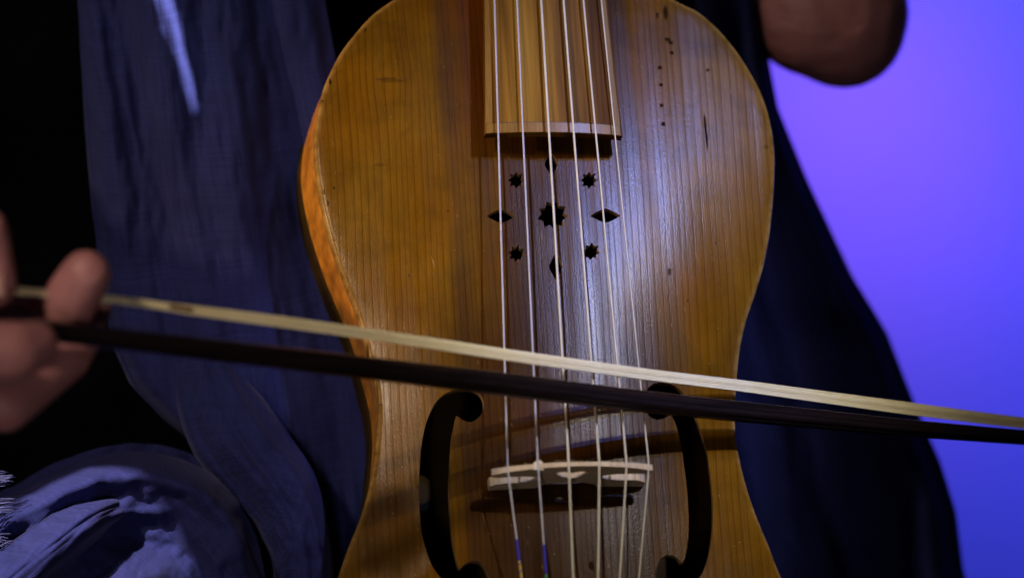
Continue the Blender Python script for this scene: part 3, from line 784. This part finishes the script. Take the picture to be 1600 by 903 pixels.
# shirt: black, around the torso and the bowing arm
black = fabric('black_cloth', (0.0010, 0.0010, 0.0016), (0.0018, 0.0018, 0.003), 2200, 0.0, 0.2)
fold = lambda amp, sc: (lambda co: amp * (noise.fractal(co * sc, 1.0, 2.0, 4) + .6 * abs(noise.noise(Vector((co.x * sc * 1.6, co.y * sc, co.z * sc * .5))))))
shirt = blob('shirt', [(shR, elbR, .075, .062), (elbR, elbR + (wrist - elbR) * .55, .060, .046), (shR + Vector((.03, 0, -.02)), shL + Vector((-.05, 0, -.02)), .08, .075), (chest + Vector((-.09, 0, .04)), pel + Vector((-.10, -.01, 0)), .125, .135),
                       (chest + Vector((.06, 0, .04)), pel + Vector((.10, 0, 0)), .11, .135), (shL, shL + (elbL - shL) * .25, .062, .056)], .008, black, person, 6, fold(.008, 11))
hipR = Vector((-.20, .27, CZ - .20)); hipL = Vector((.06, .27, CZ - .22)); kneeR = Vector((-.30, -.16, CZ - .20)); kneeL = Vector((.25, -.06, CZ - .28))
trousers = blob('trousers', [(hipR, kneeR, .115, .075), (hipL, kneeL, .12, .085), (hipR, hipL, .125, .125), (kneeR, kneeR + Vector((0, .06, -.40)), .078, .060), (kneeL, kneeL + Vector((.03, .05, -.36)), .085, .065)], .008, black, person, 6, fold(.007, 12))

# ================================================================== BUILD: scarf
SC = fabric('scarf_gauze', (0.0135, 0.0180, 0.082), (0.0170, 0.0190, 0.086), 4700, 0.12, 0.4, 0.9)
def grid_cloth(rows):
    """rows of points -> verts, faces, uvs (uv in rough metres)"""
    nr, nc = len(rows), len(rows[0]); vs = [p for r_ in rows for p in r_]; fs = []
    for i in range(nr - 1):
        for j in range(nc - 1): a = i * nc + j; fs.append((a, a + 1, a + nc + 1, a + nc))
    return vs, fs, nr, nc
def cloth_obj(name, sheets, mat, parent=None, thick=.0009):
    vs, fs, uv = [], [], []
    for rows in sheets:
        v_, f_, nr, nc = grid_cloth(rows); o_ = len(vs); vs += v_; fs += [tuple(q + o_ for q in f) for f in f_]
        ang = .15 + .5 * len(uv) % 1.1; ca, sa = math.cos(ang), math.sin(ang)
        uv += [(p.x * ca + p.z * sa + .4 * p.y, -p.x * sa + p.z * ca - .3 * p.y) for r_ in rows for p in r_]
    o = mesh_obj(name, vs, fs, mat, parent)
    lay = o.data.uv_layers.new(name='UVMap')
    for lp in o.data.loops: lay.data[lp.index].uv = uv[lp.vertex_index]
    md = o.modifiers.new('thickness', 'SOLIDIFY'); md.thickness = thick; md.offset = 0
    return o
def lerp_tab(tab, y): return float(np.interp(y, [a for a, b in tab], [b for a, b in tab]))
LB = [(-500, 150), (-150, 117), (0, 122), (200, 134), (340, 146), (460, 160), (540, 178), (600, 205), (660, 262), (700, 312), (740, 350), (800, 395), (1000, 430)]
RB = [(-500, 430), (-150, 480), (0, 508), (100, 526), (200, 565), (400, 640), (600, 690), (1000, 720)]
def ridge(x, c, w_): return math.exp(-((x - c) / w_) ** 2)
sheets = []
rows = []
for i in range(150):
    py = -500 + 1500 * i / 149; r_ = []
    a, b = lerp_tab(LB, py), lerp_tab(RB, py)
    for j in range(110):
        s_ = j / 109; px = a + (b - a) * s_
        drift = .05 * (py / 900) 
        q = px - drift * 600
        y = .055
        y -= .012 * ridge(px, 225 + .21 * py, 34 + .02 * py)          # the ridge that catches the beam
        y += .007 * ridge(px, 178 + .33 * max(py, 0), 46)
        y -= .009 * ridge(px, 345 + .13 * py, 50)
        y += .005 * ridge(px, 408 + .20 * py, 30)
        y -= .005 * ridge(px, 470 + .16 * py, 40)
        y += .004 * ridge(px, 505 + .20 * py, 24)
        y += .006 * noise.fractal(Vector((px * .010, py * .0028, 2.0)), 1.0, 2.0, 4)
        y += .0016 * noise.noise(Vector((px * .06 - py * .01, py * .006, 7.0))) + .0009 * noise.fractal(Vector((px * .09, py * .03, 9.0)), 1.0, 2.0, 3)
        y += .018 * ridge(s_, 0, .04) - .010 * math.sin(min(1, max(0, (py - 420) / 350)) * math.pi) * s_
        r_.append(at(px, py, y))
    rows.append(r_)
sheets.append(rows)
# swathe gathered towards the lap
cl = catmull([(300, 470, 30), (318, 560, 52), (345, 640, 66), (385, 705, 68), (425, 755, 64), (455, 805, 56), (470, 860, 47), (474, 930, 45), (478, 1010, 46)], 14)
rows = []
for i, (cx, cy, hw) in enumerate(cl):
    t = cl[min(i + 1, len(cl) - 1)][:2] - cl[max(i - 1, 0)][:2]; t = t / np.linalg.norm(t); nr_ = np.array([t[1], -t[0]]); r_ = []
    rise = min(1, i / 44); rise = rise * rise * (3 - 2 * rise)
    for j in range(70):
        a = -1.12 + 2.24 * j / 69; ac = max(-1, min(1, a))
        hw2 = hw * (1 + .10 * noise.noise(Vector((i * .06, 3.0 + (a > 0), 0))))
        o_ = (.55 * math.sin(ac * math.pi / 2) + .45 * ac) * hw2
        dep = .026 * max(0, 1 - ac * ac) ** .75 - (.02 * (abs(a) - 1) / .12 if abs(a) > 1 else 0)
        dep += .0022 * ridge(a, .35 + .006 * i * .3, .10) - .0030 * ridge(a, .12 - .002 * i, .10) + .0026 * ridge(a, -.30 + .003 * i, .13) - .002 * ridge(a, -.55, .10)
        dep += .004 * noise.fractal(Vector((a * 1.6, i * .035, 3.3)), 1.0, 2.0, 4)
        p = np.array([cx, cy]) + nr_ * o_
        r_.append(at(p[0], p[1], .082 - .052 * rise - dep))
    rows.append(r_)
sheets.append(rows)
# heap on the thigh: cloth arching over in concentric folds
def Rb(th):     # outer edge of the heap around (205,965), by angle in degrees from the right
    return lerp_tab([(-40, 205), (0, 206), (20, 222), (40, 243), (60, 262), (80, 264), (95, 262), (110, 258), (130, 262), (150, 300), (175, 330), (215, 330)], th)
rows = []
for i in range(120):
    th = -40 + 255 * i / 119; R_ = Rb(th); r_ = []
    for j in range(90):
        q = j / 89 * 1.05
        wob = .045 * noise.noise(Vector((th * .02, q * 2, 1.0)))
        px = 205 + math.cos(math.radians(th)) * R_ * q; py = 965 - math.sin(math.radians(th)) * R_ * q * .985
        dome = .062 * math.sqrt(max(0, 1 - min(1, q) ** 2.2))
        right_ = 1 / (1 + math.exp((th - 105) / 12))
        f = .020 * ridge(q, .86 + wob, .11) + .006 * ridge(q, .66 + wob, .09) - .020 * right_ * ridge(q, .46 + wob, .15) + .012 * ridge(q, .2 + wob * 2, .15)
        f += (1 - right_) * (-.006 * ridge(q, .70 + wob, .10) + .008 * ridge(q, .50 + wob, .10) - .004 * ridge(q, .34 + wob, .07))
        f += .007 * noise.fractal(Vector((px * .012, py * .012, 4.0)), 1.0, 2.0, 4) + .0022 * noise.fractal(Vector((q * 9 + th * .01, th * .035, 14.0)), 1.0, 2.0, 4) + .0014 * noise.noise(Vector((px * .05 + py * .02, py * .05, 3.0))) + .0006 * math.sin(q * 40 + th * .06 + 4 * noise.noise(Vector((th * .03, q * 3, 5))))
        r_.append(at(px, py, .030 - dome * .75 - f + (.03 if q > 1 else 0)))
    rows.append(r_)
sheets.append(rows)
cl = catmull([(-40, 960, 30), (0, 925, 28), (60, 876, 25), (115, 832, 22), (160, 802, 20), (196, 788, 17)], 12)
rows = []
for i, (cx, cy, hw) in enumerate(cl):
    t = cl[min(i + 1, len(cl) - 1)][:2] - cl[max(i - 1, 0)][:2]; t = t / np.linalg.norm(t); nr_ = np.array([-t[1], t[0]]); r_ = []
    for j in range(40):
        a = -1.3 + 2.6 * j / 39; ac = max(-1, min(1, a))
        o_ = hw * (ac + (a - ac) * 3.0)
        dep = .012 * max(0, 1 - ac * ac) ** .6 - .018 * (abs(a) - abs(ac)) / .3 + .0012 * noise.fractal(Vector((a * 2, i * .1, 8.1)), 1.0, 2.0, 3) - .0015 * ridge(a, -.2, .12)
        p = np.array([cx, cy]) + nr_ * o_
        r_.append(at(p[0], p[1], -.034 + .045 * (i / 60) ** 3 - dep + .003 * noise.noise(Vector((i * .12, a * 1.5, 6.6)))))
    rows.append(r_)
sheets.append(rows)
# the other end of the scarf, hanging behind the viol on the far side
RB2 = [(-500, 1080), (-150, 1155), (0, 1187), (90, 1200), (170, 1215), (280, 1260), (430, 1330), (520, 1385), (640, 1432), (720, 1468), (800, 1493), (890, 1504), (1000, 1540)]
LB2 = [(-500, 900), (0, 960), (300, 900), (1000, 900)]
rows = []
for i in range(120):
    py = -500 + 1500 * i / 119; a, b = lerp_tab(LB2, py), lerp_tab(RB2, py); r_ = []
    for j in range(90):
        s_ = j / 89; px = a + (b - a) * s_
        y = .150 - .010 * math.sin(s_ * 13 + py * .002) * (.4 + .6 * s_) + .010 * noise.fractal(Vector((px * .009, py * .003, 8.0)), 1.0, 2.0, 4) + .05 * ridge(s_, 1, .05)
        y -= .014 * ridge(px, 1085 + .28 * py, 36)
        r_.append(at(px, py, y))
    rows.append(r_)
sheets.append(rows)
# loop around the neck joining both ends, above the frame
rows = []
L0 = [at(x, -495, .055) for x in np.linspace(150, 430, 24)]; L1 = [at(x, -495, .15) for x in np.linspace(1080, 900, 24)]
for i in range(40):
    t = i / 39; r_ = []
    for j in range(24):
        p = L0[j].lerp(L1[j], t); a = math.sin(t * math.pi); p = p + Vector((0, .22 * a + .01 * math.sin(j * .9), (.10 + .04 * j / 23) * a))
        r_.append(p)
    rows.append(r_)
sheets.append(rows)
scarf = cloth_obj('scarf', sheets, SC)
tag(scarf, 'dark blue gauze scarf hanging left of the viol and heaped on the lap', 'scarf')
# frayed edge of the heap
vs, fs = [], []
for k in range(150):
    th = random.uniform(150, 200); R_ = Rb(th); q = random.uniform(.90, 1.0)
    x0 = 205 + math.cos(math.radians(th)) * R_ * q; y0 = 965 - math.sin(math.radians(th)) * R_ * q
    x0 = random.uniform(-22, 26); y0 = random.choice((742, 752, 790, 800, 838, 846, 868, 876, 884)) + random.gauss(0, 6)
    L = random.uniform(18, 46); a = math.pi + random.gauss(.10, .16); d0 = random.uniform(-.020, -.008)
    pts = [at(x0 + math.cos(a) * L * t + 1.2 * math.sin(t * 4 + k), y0 + math.sin(a) * L * t * .7 + 5 * t * t, d0 - .004 * t) for t in np.linspace(0, 1, 6)]
    tv, tf = tube_data(pts, .00022, 5); o_ = len(vs); vs += tv; fs += [tuple(q_ + o_ for q_ in f) for f in tf]
tag(mesh_obj('fringe', vs, fs, plain('scarf_thread', (0.05, 0.055, 0.17), .8).m, scarf), kind='stuff')
